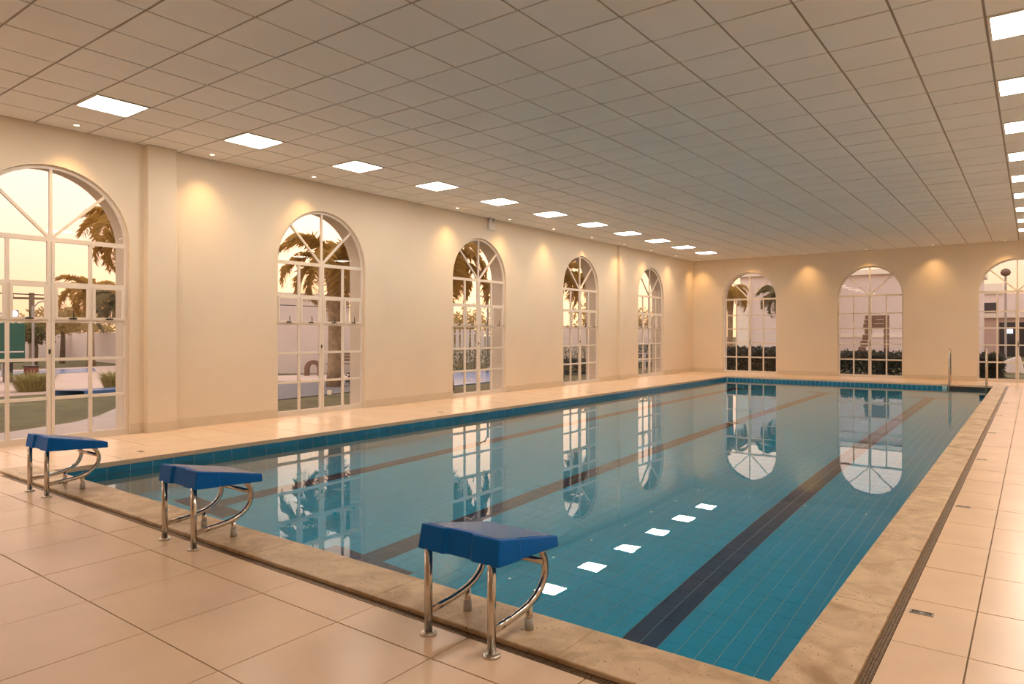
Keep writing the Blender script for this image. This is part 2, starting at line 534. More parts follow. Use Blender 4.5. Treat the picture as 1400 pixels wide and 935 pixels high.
# downlights
ring = MB().lathe([(0.045, 0.0), (0.048, -0.006), (0.036, -0.008), (0.034, -0.003)], n=20).mesh('trim_ring', True); ring.materials.append(M['white_plastic'])
lens = MB().lathe([(0.034, -0.004), (0.02, -0.006)], n=16).mesh('lens', True); lens.materials.append(M['spot_lens'])
spots = []
for n, y in enumerate((3.80, 5.66, 7.52, 11.25, 13.12, 15.0, 16.96, 18.9, 20.76, 22.7)):
    spots.append((XL + 0.32, y, 'left', n))
for n, x in enumerate((-9.9, -8.03, -6.15, -4.29, -2.45, -0.65, 1.1)):
    spots.append((x, YF - 0.36, 'far', n))
for n, y in enumerate((5.66, 9.4, 13.12, 16.96, 20.76)):  # right wall row is added out of view for extra light
    spots.append((XR - 0.32, y, 'right', n))
PLACE = {'left': 'round downlight by the left wall, %s from the camera end', 'far': 'round downlight by the far wall, %s from the left corner', 'right': 'added unseen round downlight by the right wall, %s from the camera end'}
for x, y, side, n in spots:
    e = empty('downlight', (x, y, HC - 0.0005))
    tag(e, PLACE[side] % ORD[n], 'downlight', 'downlights along the %s wall' % side)
    link('trim_ring', ring, None, e)
    link('lens', lens, None, e)
    ld = bpy.data.lights.new('downlight_lamp', 'SPOT')
    ld.energy = SPOT_W; ld.color = SPOT_COLOR; ld.spot_size = math.radians(94); ld.spot_blend = 1.0; ld.shadow_soft_size = 0.03
    lo = bpy.data.objects.new('downlight_lamp', ld); COL.objects.link(lo)
    lo.parent = e; lo.location = (0, 0, -0.015)

# ------------------------------------------------------------------ floor
fl = MB()
G = -0.007
fl.box((XL - WT, YN, -0.2), (XR, PY0 - 0.04, G))
fl.box((XL - WT, PY1, -0.2), (XR, YF + WT, G))
fl.box((XL - WT, PY0 - 0.04, -0.2), (PX0, PY1, G))
fl.box((PX1 + 0.04, PY0 - 0.04, -0.2), (XR, PY1, G))
floor = fl.build('floor', 'grout')
tag(floor, kind='structure')
J = 0.0035
DR_N0, DR_N1 = 2.475, 2.52        # drain channel along the near coping (y)
DR_X0, DR_X1 = -0.575, -0.532     # drain channel along the right coping (x)
rects = []
def grid(x0, y0, x1, y1, ox, oy, px, py):
    i = math.floor((x0 - ox) / px)
    while ox + i * px < x1:
        a, b = max(x0, ox + i * px), min(x1, ox + (i + 1) * px)
        j = math.floor((y0 - oy) / py)
        while oy + j * py < y1:
            c, d = max(y0, oy + j * py), min(y1, oy + (j + 1) * py)
            if b - a > 0.02 and d - c > 0.02:
                rects.append((a + J, c + J, b - J, d - J))
            j += 1
        i += 1
grid(XL, YN, XR, DR_N0, -4.66, 1.597, 0.636, 0.6227)
grid(DR_X1, DR_N0, XR, PY1, -0.228, 3.64, 0.636, 0.636)
grid(XL, DR_N0, PX0 - 0.10, PY1, XL + 0.02, 3.64, 0.65, 0.636)
grid(XL, PY1 + 0.10, XR, YF, XL + 0.02, PY1 + 0.1, 0.65, 0.636)
tiles(rects, 0.0, 0.007, 'floor_tile', 'floor', floor, 300, zj=0.0006)
# window thresholds
for c in LEFT_WIN:
    MB().box((XL - WT, c - RAD, G), (XL, c + RAD, 0.0)).build('threshold', 'floor', floor)
for c in FAR_WIN:
    MB().box((c - RAD, YF, G), (c + RAD, YF + WT, 0.0)).build('threshold', 'floor', floor)

# drain grates
dg = empty('drain_grate', (-4.5, DR_N0, 0))
tag(dg, 'brown perforated drain grate running along the pool end under the starting blocks', 'drain grate')
MB().box((-8.53 + 4.5, 0.004, -0.006), (DR_X1 + 4.5, 0.041, -0.001)).build('perforated_strip', 'grate', dg)
MB().box((-8.53 + 4.5, 0, -0.006), (DR_X1 + 4.5, 0.004, 0.001)).box((-8.53 + 4.5, 0.041, -0.006), (DR_X1 + 4.5, 0.045, 0.001)).build('edge_rail', 'grate_edge', dg)
dg = empty('drain_grate', (DR_X0, 12, 0))
tag(dg, 'brown perforated drain grate running along the long right side of the pool', 'drain grate')
MB().box((0.004, DR_N1 - 12, -0.006), (0.039, PY1 + 0.1 - 12, -0.001)).build('perforated_strip', 'grate', dg)
MB().box((0, DR_N1 - 12, -0.006), (0.004, PY1 + 0.1 - 12, 0.001)).box((0.039, DR_N1 - 12, -0.006), (0.043, PY1 + 0.1 - 12, 0.001)).build('edge_rail', 'grate_edge', dg)

# small floor drains
for n, (x, y, lab) in enumerate(((-0.455, 4.08, 'small steel floor drain on the right deck, nearest the camera'),
                                 (-0.46, 6.79, 'small steel floor drain on the right deck, second from the camera'),
                                 (-0.465, 9.46, 'small steel floor drain on the right deck, third from the camera'),
                                 (-0.47, 12.1, 'small steel floor drain on the right deck, fourth from the camera'),
                                 (-0.47, 14.8, 'small steel floor drain on the right deck, fifth from the camera'),
                                 (-0.47, 17.4, 'small steel floor drain on the right deck, sixth from the camera'),
                                 (-8.62, 4.0, 'small floor drain on the left deck between first pilaster and pool'),
                                 (-8.62, 9.3, 'small floor drain on the left deck beyond the second window'),
                                 (-8.62, 14.6, 'small floor drain on the left deck between third and fourth windows'))):
    e = empty('floor_drain', (x, y, 0.0005))
    tag(e, lab, 'floor drain', 'small deck drains')
    w, d = 0.052, 0.026
    fb = MB()
    for a, b in (((-w, -d, -0.004), (w, -d + 0.006, 0.003)), ((-w, d - 0.006, -0.004), (w, d, 0.003)), ((-w, -d, -0.004), (-w + 0.008, d, 0.003)), ((w - 0.008, -d, -0.004), (w, d, 0.003))):
        fb.box(a, b)
    fb.build('frame', 'steel_satin', e)
    MB().box((-w + 0.008, -d + 0.006, -0.004), (w - 0.008, d - 0.006, 0.0005)).build('well', 'black', e)
    MB().box((-w + 0.014, -0.004, 0.0), (w - 0.014, 0.004, 0.002)).box((-0.008, -0.014, 0.0), (0.008, 0.014, 0.0025)).build('strainer', 'steel_satin', e)

# ------------------------------------------------------------------ pool
pool = MB()
pool.box((PX0 - 0.2, PY0 - 0.2, PB - 0.2), (PX1 + 0.2, PY1 + 0.2, PB - 0.006))
pool = pool.build('pool', 'pool_grout')
tag(pool, kind='structure')
# basin walls: tile courses 0.25 x 0.125 drawn in the material below water
mw = mat('teal_wall_tile', (0.03, 0.27, 0.36), 0.25)
t = mw.node_tree; b = t.nodes['Principled BSDF']
g = t.nodes.new('ShaderNodeNewGeometry')
sp = t.nodes.new('ShaderNodeSeparateXYZ'); cb = t.nodes.new('ShaderNodeCombineXYZ'); ad = t.nodes.new('ShaderNodeMath')
t.links.new(g.outputs['Position'], sp.inputs[0]); t.links.new(sp.outputs[0], ad.inputs[0]); t.links.new(sp.outputs[1], ad.inputs[1])
t.links.new(ad.outputs[0], cb.inputs[0]); t.links.new(sp.outputs[2], cb.inputs[1])
bk = t.nodes.new('ShaderNodeTexBrick'); bk.offset = 0; bk.inputs['Scale'].default_value = 1
bk.inputs['Brick Width'].default_value = 0.25; bk.inputs['Row Height'].default_value = 0.125; bk.inputs['Mortar Size'].default_value = 0.003
bk.inputs['Color1'].default_value = (0.03, 0.27, 0.36, 1); bk.inputs['Color2'].default_value = (0.035, 0.29, 0.38, 1); bk.inputs['Mortar'].default_value = (0.42, 0.55, 0.56, 1)
t.links.new(cb.outputs[0], bk.inputs['Vector']); t.links.new(bk.outputs[0], b.inputs['Base Color'])
M['pool_wall'] = mw
E_ = 0.15
MB().box((PX0 - E_, PY0 - E_, PB - 0.1), (PX0, PY1 + E_, -0.012)).build('pool_wall', 'pool_wall', pool)
MB().box((PX1, PY0 - E_, PB - 0.1), (PX1 + E_, PY1 + E_, -0.012)).build('pool_wall', 'pool_wall', pool)
MB().box((PX0, PY0 - E_, PB - 0.1), (PX1, PY0, -0.012)).build('pool_wall', 'pool_wall', pool)
MB().box((PX0, PY1, PB - 0.1), (PX1, PY1 + E_, -0.012)).build('pool_wall', 'pool_wall', pool)

# floor tiles 0.125 x 0.255 with navy lanes two tiles wide and T bars
TW, TD = 0.1254, 0.2555
LANES = [-2.13, -4.63, -7.09]
teal, navy = [], []
nx = int((PX1 - PX0) / TW) + 2
x00 = -2.13 - TW * 60
for i in range(140):
    xa = x00 + i * TW; xb = xa + TW
    if xb < PX0 + 0.02 or xa > PX1 - 0.02: continue
    xa2, xb2 = max(xa, PX0), min(xb, PX1)
    for j in range(-6, 90):
        ya = 3.885 + j * TD; yb = ya + TD
        if yb < PY0 + 0.02 or ya > PY1 - 0.02: continue
        ya2, yb2 = max(ya, PY0), min(yb, PY1)
        xc, yc = (xa + xb) / 2, (ya + yb) / 2
        dark = False
        for lx in LANES:
            dx = abs(xc - lx)
            if dx < TW * 1.02 and 3.8 < yc < 20.95: dark = True
            if dx < TW * 4.02 and (j == 0 or abs(yc - 20.8) < TD * 0.5): dark = True
        r = (xa2 + 0.0028, ya2 + 0.0028, xb2 - 0.0028, yb2 - 0.0028)
        (navy if dark else teal).append(r)
LIM = 300
ordr = sorted([(seen_size((r[0] + r[2]) / 2, (r[1] + r[3]) / 2, PB, 0.03), 0, r) for r in teal] + [(seen_size((r[0] + r[2]) / 2, (r[1] + r[3]) / 2, PB, 0.03), 1, r) for r in navy], key=lambda q: -q[0])
nn = sum(1 for q in ordr[:LIM] if q[1]); nt_ = LIM - nn
tiles(teal, PB, 0.006, 'pool_tile', 'pool_teal', pool, nt_)
tiles(navy, PB, 0.006, 'pool_tile', 'pool_navy', pool, nn)

# waterline tiles, one course, proud of the wall
wt_l = slab_mesh('waterline_tile', 0.118, 0.244, 0.006); wt_l.materials.append(M['water_tile'])
wt_f = slab_mesh('waterline_tile', 0.118, 0.118, 0.006); wt_f.materials.append(M['water_tile'])
y = PY0 + 0.08
while y + 0.25 < PY1 + 0.02:
    link('waterline_tile', wt_l, None, pool, (PX0 + 0.005, y + 0.125, -0.075), (0, PI / 2, 0))
    y += 0.2485
x = PX0 + 0.02
while x + 0.125 < -1.93:
    link('waterline_tile', wt_f, None, pool, (x + 0.0625, PY1 - 0.005, -0.075), (0, PI / 2, -PI / 2))
    x += 0.125
MB().box((PX0, PY0, -0.14), (PX0 + 0.0035, PY1, -0.014)).build('waterline_grout', 'pool_grout', pool)
MB().box((PX0, PY1 - 0.0035, -0.14), (-1.9, PY1, -0.014)).build('waterline_grout', 'pool_grout', pool)
MB().box((-1.93, PY1 - 0.008, -0.45), (PX1, PY1, -0.012)).build('ladder_panel', 'dark_panel', pool)  # flat dark plate on the far pool wall between the ladder rails

# coping stones
CZ = 0.022
def coping(x0, y0, x1, y1, z=CZ):
    o = MB().box((x0, y0, -0.05), (x1, y1, z)).build('coping_stone', 'travertine', pool, bevel=0.006)
    return o
x = -8.53
cuts = [-8.53, -7.45, -6.3, -5.12, -3.98, -2.82, -1.66, -0.58]
for a, b in zip(cuts[:-1], cuts[1:]):
    coping(a + 0.0008, 2.522, b - 0.0008, PY0 + 0.004)
y = PY0 + 0.005
while y < PY1:
    y2 = min(y + 1.15, PY1)
    coping(PX1 - 0.004, y + 0.0008, -0.577, y2 - 0.0008)
    y = y2
for k in range(17):
    a = PY0 + 0.005 + k * 1.18; b2 = min(a + 1.18, PY1 + 0.1)
    MB().box((PX0 - 0.10, a + 0.001, -0.05), (PX0 + 0.012, b2 - 0.001, 0.003)).build('coping_stone', 'floor', pool, bevel=0.003)
for k in range(7):
    a = PX0 + 0.012 + k * 1.05; b2 = min(a + 1.05, -0.57)
    MB().box((a + 0.001, PY1 - 0.012, -0.05), (b2 - 0.001, PY1 + 0.10, 0.003)).build('coping_stone', 'floor', pool, bevel=0.003)

# water surface
wa = MB().quad((PX0 + 0.001, PY0 + 0.001, WZ), (PX1 - 0.001, PY0 + 0.001, WZ), (PX1 - 0.001, PY1 - 0.001, WZ), (PX0 + 0.001, PY1 - 0.001, WZ)).build('water', 'water')
tag(wa, 'still clear turquoise water filling the swimming pool', None, kind='structure')


# ------------------------------------------------------------------ windows
ROWS = [0.085, 0.575, 1.085, 1.59, 2.085, 2.64]
FY0, FY1 = 0.055, 0.105
def glass_rect(x0, z0, x1, z1, y=0.08):
    return MB().box((x0, y - 0.002, z0), (x1, y + 0.002, z1))


def glass_sector(a0, a1, r, y=0.08):
    pts = [(0, 0)] + [(r * math.cos(a0 + (a1 - a0) * k / 10), r * math.sin(a0 + (a1 - a0) * k / 10)) for k in range(11)]
    mb = MB()
    n = len(pts)
    for yy in (y - 0.002, y + 0.002):
        for (px, pz) in pts: mb.v.append((px, yy, SPRING + pz))
    mb.f.append(tuple(range(n))); mb.f.append(tuple(range(2 * n - 1, n - 1, -1)))
    for k in range(n): mb.f.append((k, (k + 1) % n, n + (k + 1) % n, n + k))
    return mb


def make_window(sashes):
    root = empty('window_1')
    HW = RAD - 0.002
    # outer frame: jambs, bottom rail and arch as one profile
    fr = MB()
    w = 0.045
    loop = [(-HW, 0.0), (-HW, SPRING)] + [(-HW * math.cos(PI * k / 28), SPRING + HW * math.sin(PI * k / 28)) for k in range(1, 28)] + [(HW, SPRING), (HW, 0.0)]
    inn = [(-HW + w, 0.0), (-HW + w, SPRING)] + [(-(HW - w) * math.cos(PI * k / 28), SPRING + (HW - w) * math.sin(PI * k / 28)) for k in range(1, 28)] + [(HW - w, SPRING), (HW - w, 0.0)]
    n = len(loop)
    for yy in (FY0, FY1):
        for p in loop: fr.v.append((p[0], yy, p[1]))
        for p in inn: fr.v.append((p[0], yy, p[1]))
    for k in range(n - 1):
        a, b, c, d = k, k + 1, n + k + 1, n + k
        fr.f.append((a, d, c, b))
        o2 = 2 * n
        fr.f.append((o2 + a, o2 + b, o2 + c, o2 + d))
        fr.f.append((d, o2 + d, o2 + c, c))
        fr.f.append((a, b, o2 + b, o2 + a))
    fr.build('frame', 'frame', root)
    MB().box((-HW + w, FY0, 0.0), (HW - w, FY1, 0.085)).build('bottom_rail', 'frame', root)
    m_ = MB().box((-0.042, FY0 - 0.004, 0.085), (-0.0025, FY1, SPRING - 0.03)).box((0.0025, FY0 - 0.004, 0.085), (0.042, FY1, SPRING - 0.03))
    m_.build('mullion', 'frame', root)
    MB().box((-0.0025, FY0 + 0.004, 0.085), (0.0025, FY1, SPRING - 0.03)).build('seal', 'seal', root)
    MB().box((-HW + w, FY0, SPRING - 0.03), (HW - w, FY1, SPRING + 0.03)).build('transom', 'frame', root)
    bx = (HW - w + 0.042) / 2
    for sx in (-1, 1):
        MB().box((sx * bx - 0.02, FY0 + 0.006, 0.085), (sx * bx + 0.02, FY1 - 0.004, SPRING - 0.03)).build('glazing_bar', 'frame', root)
        for z in ROWS[1:5]:
            x0, x1 = sorted((sx * 0.042, sx * (HW - w)))
            MB().box((x0, FY0 + 0.003, z - 0.02), (x1, FY1 - 0.002, z + 0.02)).build('glazing_bar', 'frame', root)
    R2 = HW - w
    for ang in (PI / 4, PI / 2, 3 * PI / 4):
        c, s_ = math.cos(ang), math.sin(ang)
        MB().bar((c * 0.03, 0.08, SPRING + 0.028), (c * R2, 0.08, SPRING + s_ * R2), 0.034, 0.04).build('arch_spoke', 'frame', root)
    # panes
    xs = [-(HW - w), -bx, 0, bx, HW - w]
    for r_ in range(5):
        for c_ in range(4):
            x0, x1 = xs[c_], xs[c_ + 1]
            z0 = ROWS[r_]; z1 = ROWS[r_ + 1]
            if sashes and r_ == 3:
                sh = MB()
                a0 = x0 + (0.042 if c_ == 2 else 0.02); a1 = x1 - (0.042 if c_ == 1 else 0.02)
                if c_ == 0: a0 = x0
                if c_ == 3: a1 = x1
                b0, b1 = z0 + 0.02, z1 - 0.02
                t_ = 0.034
                for A, B in (((a0, FY0 - 0.012, b0), (a1, FY0 + 0.02, b0 + t_)), ((a0, FY0 - 0.012, b1 - t_), (a1, FY0 + 0.02, b1)), ((a0, FY0 - 0.012, b0 + t_), (a0 + t_, FY0 + 0.02, b1 - t_)), ((a1 - t_, FY0 - 0.012, b0 + t_), (a1, FY0 + 0.02, b1 - t_))):
                    sh.box(A, B)
                so = sh.build('tilt_sash', 'frame', root)
                cx = (a0 + a1) / 2
                hb = MB().box((cx - 0.045, FY0 - 0.03, b0 + 0.006), (cx + 0.045, FY0 - 0.012, b0 + 0.024)).tube([(cx + 0.005, FY0 - 0.025, b0 + 0.015), (cx + 0.0, FY0 - 0.045, b0 + 0.05), (cx - 0.01, FY0 - 0.05, b0 + 0.12)], 0.007, 6)
                hb.build('handle', 'black', so)
            glass_rect(x0, z0, x1, z1).build('pane', 'glass', root)
    for k in range(4):
        glass_sector(PI * k / 4, PI * (k + 1) / 4, R2).build('pane', 'glass', root)
    if not sashes:
        MB().tube([(0.02, FY0 - 0.03, 1.2), (0.02, FY0 - 0.03, 1.02)], 0.008, 8).box((0.012, FY0 - 0.03, 1.1), (0.028, FY0, 1.12)).build('door_handle', 'black', root)
    else:
        MB().box((-0.03, FY0 - 0.02, 1.16), (-0.012, FY0 - 0.004, 1.22)).build('latch', 'black', root)
    return root


w1 = make_window(True)
wins = [w1] + [copy_tree(w1) for _ in LEFT_WIN[1:]]
for k, (o, c) in enumerate(zip(wins, LEFT_WIN)):
    o.name = 'window_%d' % (k if k else 9)  # out-of-sequence number goes to the added unseen window
    o.location = (XL, c, 0); o.rotation_euler = (0, 0, PI / 2)
    tag(o, kind='structure')
w6 = make_window(False)
wins2 = [w6] + [copy_tree(w6) for _ in FAR_WIN[1:]]
for k, (o, c) in enumerate(zip(wins2, FAR_WIN)):
    o.name = 'window_%d' % (k + 6)
    o.location = (c, YF, 0)
    tag(o, kind='structure')
# stickers on the panes of window 2 and 3
MB().box((0.13, 0.074, 0.30), (0.23, 0.0775, 0.39)).build('sticker', 'white_plastic', wins[2])
MB().box((0.05, 0.052, 0.33), (0.10, 0.054, 0.37)).build('sticker', 'white_plastic', wins[3])


# ------------------------------------------------------------------ starting blocks
def make_block():
    root = empty('starting_block')
    # seat: lofted rings front to back; rear face with a recessed middle third
    sb = MB()
    HWd = 0.245
    # stations: (y, half width top, half width bottom, z top, z bottom)
    st = [(0.170, HWd - 0.008, HWd, 0.492, 0.392), (0.185, HWd - 0.022, HWd - 0.012, 0.486, 0.391), (0.51, HWd - 0.024, HWd - 0.016, 0.424, 0.372)]
    # rear face columns
    cols = [(-1, 0.0), (-0.36, 0.0), (-0.30, 0.016), (0.30, 0.016), (0.36, 0.0), (1, 0.0)]
    V = sb.v
    top = []; bot = []
    for cx_, dy in cols:
        V.append((cx_ * (HWd - 0.008), 0.018 + dy, 0.520)); top.append(len(V) - 1)
        V.append((cx_ * HWd, dy, 0.402)); bot.append(len(V) - 1)
    for k in range(5):
        sb.f.append((bot[k], bot[k + 1], top[k + 1], top[k]))
    rows_t, rows_b = [top], [bot]
    for y, ht, hb_, zt, zb in st:
        rt, rb = [], []
        for cx_, _ in cols:
            V.append((cx_ * ht, y, zt)); rt.append(len(V) - 1)
            V.append((cx_ * hb_, y, zb)); rb.append(len(V) - 1)
        rows_t.append(rt); rows_b.append(rb)
    for a in range(3):
        for k in range(5):
            sb.f.append((rows_t[a][k], rows_t[a][k + 1], rows_t[a + 1][k + 1], rows_t[a + 1][k]))
            sb.f.append((rows_b[a][k + 1], rows_b[a][k], rows_b[a + 1][k], rows_b[a + 1][k + 1]))
        sb.f.append((rows_b[a][0], rows_t[a][0], rows_t[a + 1][0], rows_b[a + 1][0]))
        sb.f.append((rows_t[a][5], rows_b[a][5], rows_b[a + 1][5], rows_t[a + 1][5]))
    for k in range(5):
        sb.f.append((rows_t[3][k], rows_t[3][k + 1], rows_b[3][k + 1], rows_b[3][k]))
    sb.build('seat', 'blue', root, bevel=0.007, seg=3)
    # gritty standing surface, a thin pad on the slope
    pad = MB()
    def zt(y): return 0.520 + (0.424 - 0.520) * (y - 0.018) / (0.51 - 0.018) + 0.0012
    pv = [(-0.215, 0.045), (0.215, 0.045), (0.208, 0.49), (-0.208, 0.49)]
    for dz in (-0.004, 0.0012):
        for x, y in pv: pad.v.append((x, y, zt(y) + dz))
    pad.f += [(4, 5, 6, 7), (3, 2, 1, 0), (0, 1, 5, 4), (1, 2, 6, 5), (2, 3, 7, 6), (3, 0, 4, 7)]
    gp = pad.build('grip_pad', 'blue_grip', root)
    rg = random.Random(5)
    dm = MB()
    for _ in range(260):
        x = rg.gauss(0, 0.085); y = 0.05 + 0.42 * rg.random()
        if abs(x) > 0.2: continue
        q = rg.uniform(0.0012, 0.0034); z = zt(y) - 0.0004
        i = len(dm.v)
        dm.v += [(x + q * math.cos(a), y + q * math.sin(a), z) for a in (0, 1.257, 2.513, 3.77, 5.027)] + [(x + 0.5 * q * math.cos(a), y + 0.5 * q * math.sin(a), z + 0.45 * q) for a in (0, 1.257, 2.513, 3.77, 5.027)]
        dm.f += [(i + k, i + (k + 1) % 5, i + 5 + (k + 1) % 5, i + 5 + k) for k in range(5)] + [tuple(i + 5 + k for k in range(5))]
    dd = dm.build('water_droplets', 'droplet', gp, smooth=True)
    dd['kind'] = 'stuff'
    for sx in (-1, 1):
        x = sx * 0.192
        post = MB().tube([(x, 0.02, 0.012), (x, 0.02, 0.408)], 0.0195, 20).build('post', 'steel', root, smooth=True)
        MB().lathe([(0.040, 0.0), (0.041, 0.006), (0.036, 0.012), (0.022, 0.013)], (x, 0.02, 0.0), 28).build('base_flange', 'steel_satin', post, smooth=True)
        path = [(0.02, 0.108), (0.17, 0.118), (0.26, 0.13), (0.31, 0.142), (0.36, 0.162), (0.40, 0.19), (0.428, 0.225), (0.441, 0.262), (0.442, 0.30), (0.433, 0.335), (0.415, 0.362), (0.395, 0.385)]
        MB().tube([(x, y, z) for y, z in path], 0.0175, 16).build('side_tube', 'steel', root, smooth=True)
        foot = MB().tube([(x, 0.305, CZ), (x, 0.305, 0.135)], 0.0165, 16).build('foot', 'steel', root, smooth=True)
        MB().lathe([(0.0215, 0.0), (0.0215, 0.052), (0.0175, 0.054)], (x, 0.305, CZ + 0.0005), 20).build('foot_sleeve', 'grey_plastic', foot, smooth=True)
    MB().tube([(-0.192, 0.425, 0.312), (0.192, 0.425, 0.312)], 0.015, 16).build('crossbar', 'steel', root, smooth=True)
    return root


b0 = make_block()
tag(b0, 'blue starting block nearest the camera, set over the wet stone coping of the right lane', 'starting block', 'starting blocks at the pool end')
b0.location = (-2.105, 2.375, 0.0)
b1 = copy_tree(b0)
b1['label'] = 'blue starting block in the middle of the three along the pool end'
b1.location = (-4.62, 2.375, 0.0)
b2 = copy_tree(b0)
b2['label'] = 'blue starting block farthest away, in front of the first tall arched window'
b2.location = (-7.07, 2.375, 0.0)

# ------------------------------------------------------------------ pool ladder
lad = empty('pool_ladder', (-1.45, PY1, 0))
tag(lad, 'steel pool ladder with two tall handrails at the far right corner', 'ladder')
for sx in (-1, 1):
    x = sx * 0.43
    pts = [(x, 0.42, 0.012), (x, 0.41, 0.35), (x, 0.36, 0.75), (x, 0.28, 0.93), (x, 0.17, 1.0), (x, 0.05, 0.97), (x, -0.04, 0.84), (x, -0.085, 0.55), (x, -0.095, 0.0), (x, -0.095, -0.95)]
    r = MB().tube(pts, 0.021, 14).build('handrail', 'steel', lad, smooth=True)
    MB().lathe([(0.045, 0.0), (0.045, 0.008), (0.025, 0.014)], (x, 0.42, 0.001), 20).build('base_flange', 'steel_satin', r, smooth=True)
for z in (-0.3, -0.55, -0.8):
    MB().box((-0.43, -0.135, z - 0.015), (0.43, -0.055, z + 0.015)).build('tread', 'steel_satin', lad)

# ------------------------------------------------------------------ emergency light on the left wall
em = empty('emergency_light', (XL, 12.77, 3.86))
tag(em, 'small white twin-head emergency light high on the wall above the third window', 'emergency light')
MB().box((0.0, -0.11, 0.0), (0.075, 0.11, 0.20)).build('body', 'white_plastic', em, bevel=0.012)
MB().box((0.0, -0.07, 0.20), (0.03, 0.07, 0.235)).build('bracket', 'white_plastic', em)
for sy in (-1, 1):
    h = MB().tube([(0.02, sy * 0.06, 0.225), (0.075, sy * 0.065, 0.222)], [0.045, 0.055], 20).build('lamp_head', 'grey_plastic', em, smooth=True)
    MB().tube([(0.074, sy * 0.065, 0.222), (0.08, sy * 0.065, 0.222)], 0.046, 20).build('lens', 'white_plastic', h, smooth=True)

# ================================================================== outdoors
GZ = -0.12
tag(MB().quad((-260, -120, GZ), (XL - WT, -120, GZ), (XL - WT, 300, GZ), (-260, 300, GZ)).quad((XL - WT, YF + WT, GZ), (160, YF + WT, GZ), (160, 300, GZ), (XL - WT, 300, GZ)).build('ground', 'lawn'), kind='structure')


def ribbon(name, m, left, right, z, h=0.03):
    mb = MB()
    n = len(left)
    for p in left: mb.v.append((p[0], p[1], z))
    for p in right: mb.v.append((p[0], p[1], z))
    for p in left: mb.v.append((p[0], p[1], z - h))
    for p in right: mb.v.append((p[0], p[1], z - h))
    for k in range(n - 1):
        mb.f.append((k, n + k, n + k + 1, k + 1))
        mb.f.append((k, k + 1, 2 * n + k + 1, 2 * n + k))
        mb.f.append((n + k, 3 * n + k, 3 * n + k + 1, n + k + 1))
    return tag(mb.build(name, m), kind='structure')


# curving footpath just outside the first window, running on past the others
ribbon('footpath', 'path', [(-10.75, -4), (-11.6, 1.5), (-12.75, 4.0), (-13.2, 5.0), (-13.9, 5.7), (-15.4, 6.75), (-18.5, 8.4), (-23, 10.3)],
       [(-10.72, -4), (-10.72, 1.5), (-10.72, 4.0), (-11.2, 5.2), (-12.2, 6.4), (-14.2, 7.9), (-17.6, 9.6), (-22.3, 11.5)], GZ + 0.02)
ribbon('plaza', 'plaza', [(-20.3, -6), (-20.0, 7.0), (-19.6, 9.0), (-20.6, 12.2)], [(-33, -12), (-33.5, 6), (-34.5, 13), (-36, 20)], GZ + 0.02)
ribbon('blue_kerb', 'blue_water', [(-18.9, 7.4), (-18.6, 8.4), (-19.2, 9.8), (-20.2, 11.5)], [(-19.6, 7.0), (-19.5, 8.6), (-20.1, 10.0), (-21.2, 11.9)], GZ + 0.12, 0.12)
ribbon('splash_pool', 'blue_water', [(-28.5, 3.0), (-29, 8), (-29.4, 10.5), (-30, 12.2)], [(-32.5, 2), (-32.6, 8), (-33, 11), (-33.2, 13.4)], GZ + 0.03)
ribbon('service_road', 'asphalt', [(-13.8, 8.7), (-14.2, 11.4), (-14.6, 14.2)], [(-19.4, 11.6), (-18.3, 14.8), (-17.4, 16.8)], GZ + 0.025)
ribbon('footpath', 'plaza', [(-19.4, 11.6), (-18.3, 14.8), (-17.6, 16.6)], [(-22.0, 13.6), (-21.0, 16.0), (-19.9, 18.2)], GZ + 0.05, 0.05)
ribbon('garden_pool', 'blue_water', [(-13.5, 15.0), (-13.7, 17.0), (-13.9, 19.4)], [(-18.4, 19.6), (-18.4, 22), (-18.5, 25)], GZ + 0.03)


# ---- planting helpers
def leaf_cloud(rng, n, size, fn):
    """n folded leaves placed by fn(rng) -> point"""
    mb = MB()
    for _ in range(n):
        p = Vector(fn(rng))
        a = Vector((rng.gauss(0, 1), rng.gauss(0, 1), rng.gauss(0, 0.7))).normalized()
        u = a.orthogonal().normalized()
        s = size * rng.uniform(0.6, 1.3)
        q = p + a * s
        m_ = p + a * s * 0.5
        w = u * s * 0.28; d = a.cross(u) * s * 0.1
        i = len(mb.v)
        mb.v += [tuple(p), tuple(m_ + w + d), tuple(q), tuple(m_ - w + d)]
        mb.f += [(i, i + 1, i + 2), (i, i + 2, i + 3)]
    return mb


def blob(c, r):
    c = Vector(c)
    def f(rng):
        while True:
            v = Vector((rng.uniform(-1, 1), rng.uniform(-1, 1), rng.uniform(-1, 1)))
            if 0.25 < v.length < 1: break
        return c + Vector((v.x * r[0], v.y * r[1], v.z * r[2]))
    return f


def boxfill(a, b):
    def f(rng):
        return (rng.uniform(a[0], b[0]), rng.uniform(a[1], b[1]), a[2] + (b[2] - a[2]) * rng.random() ** 0.8)
    return f


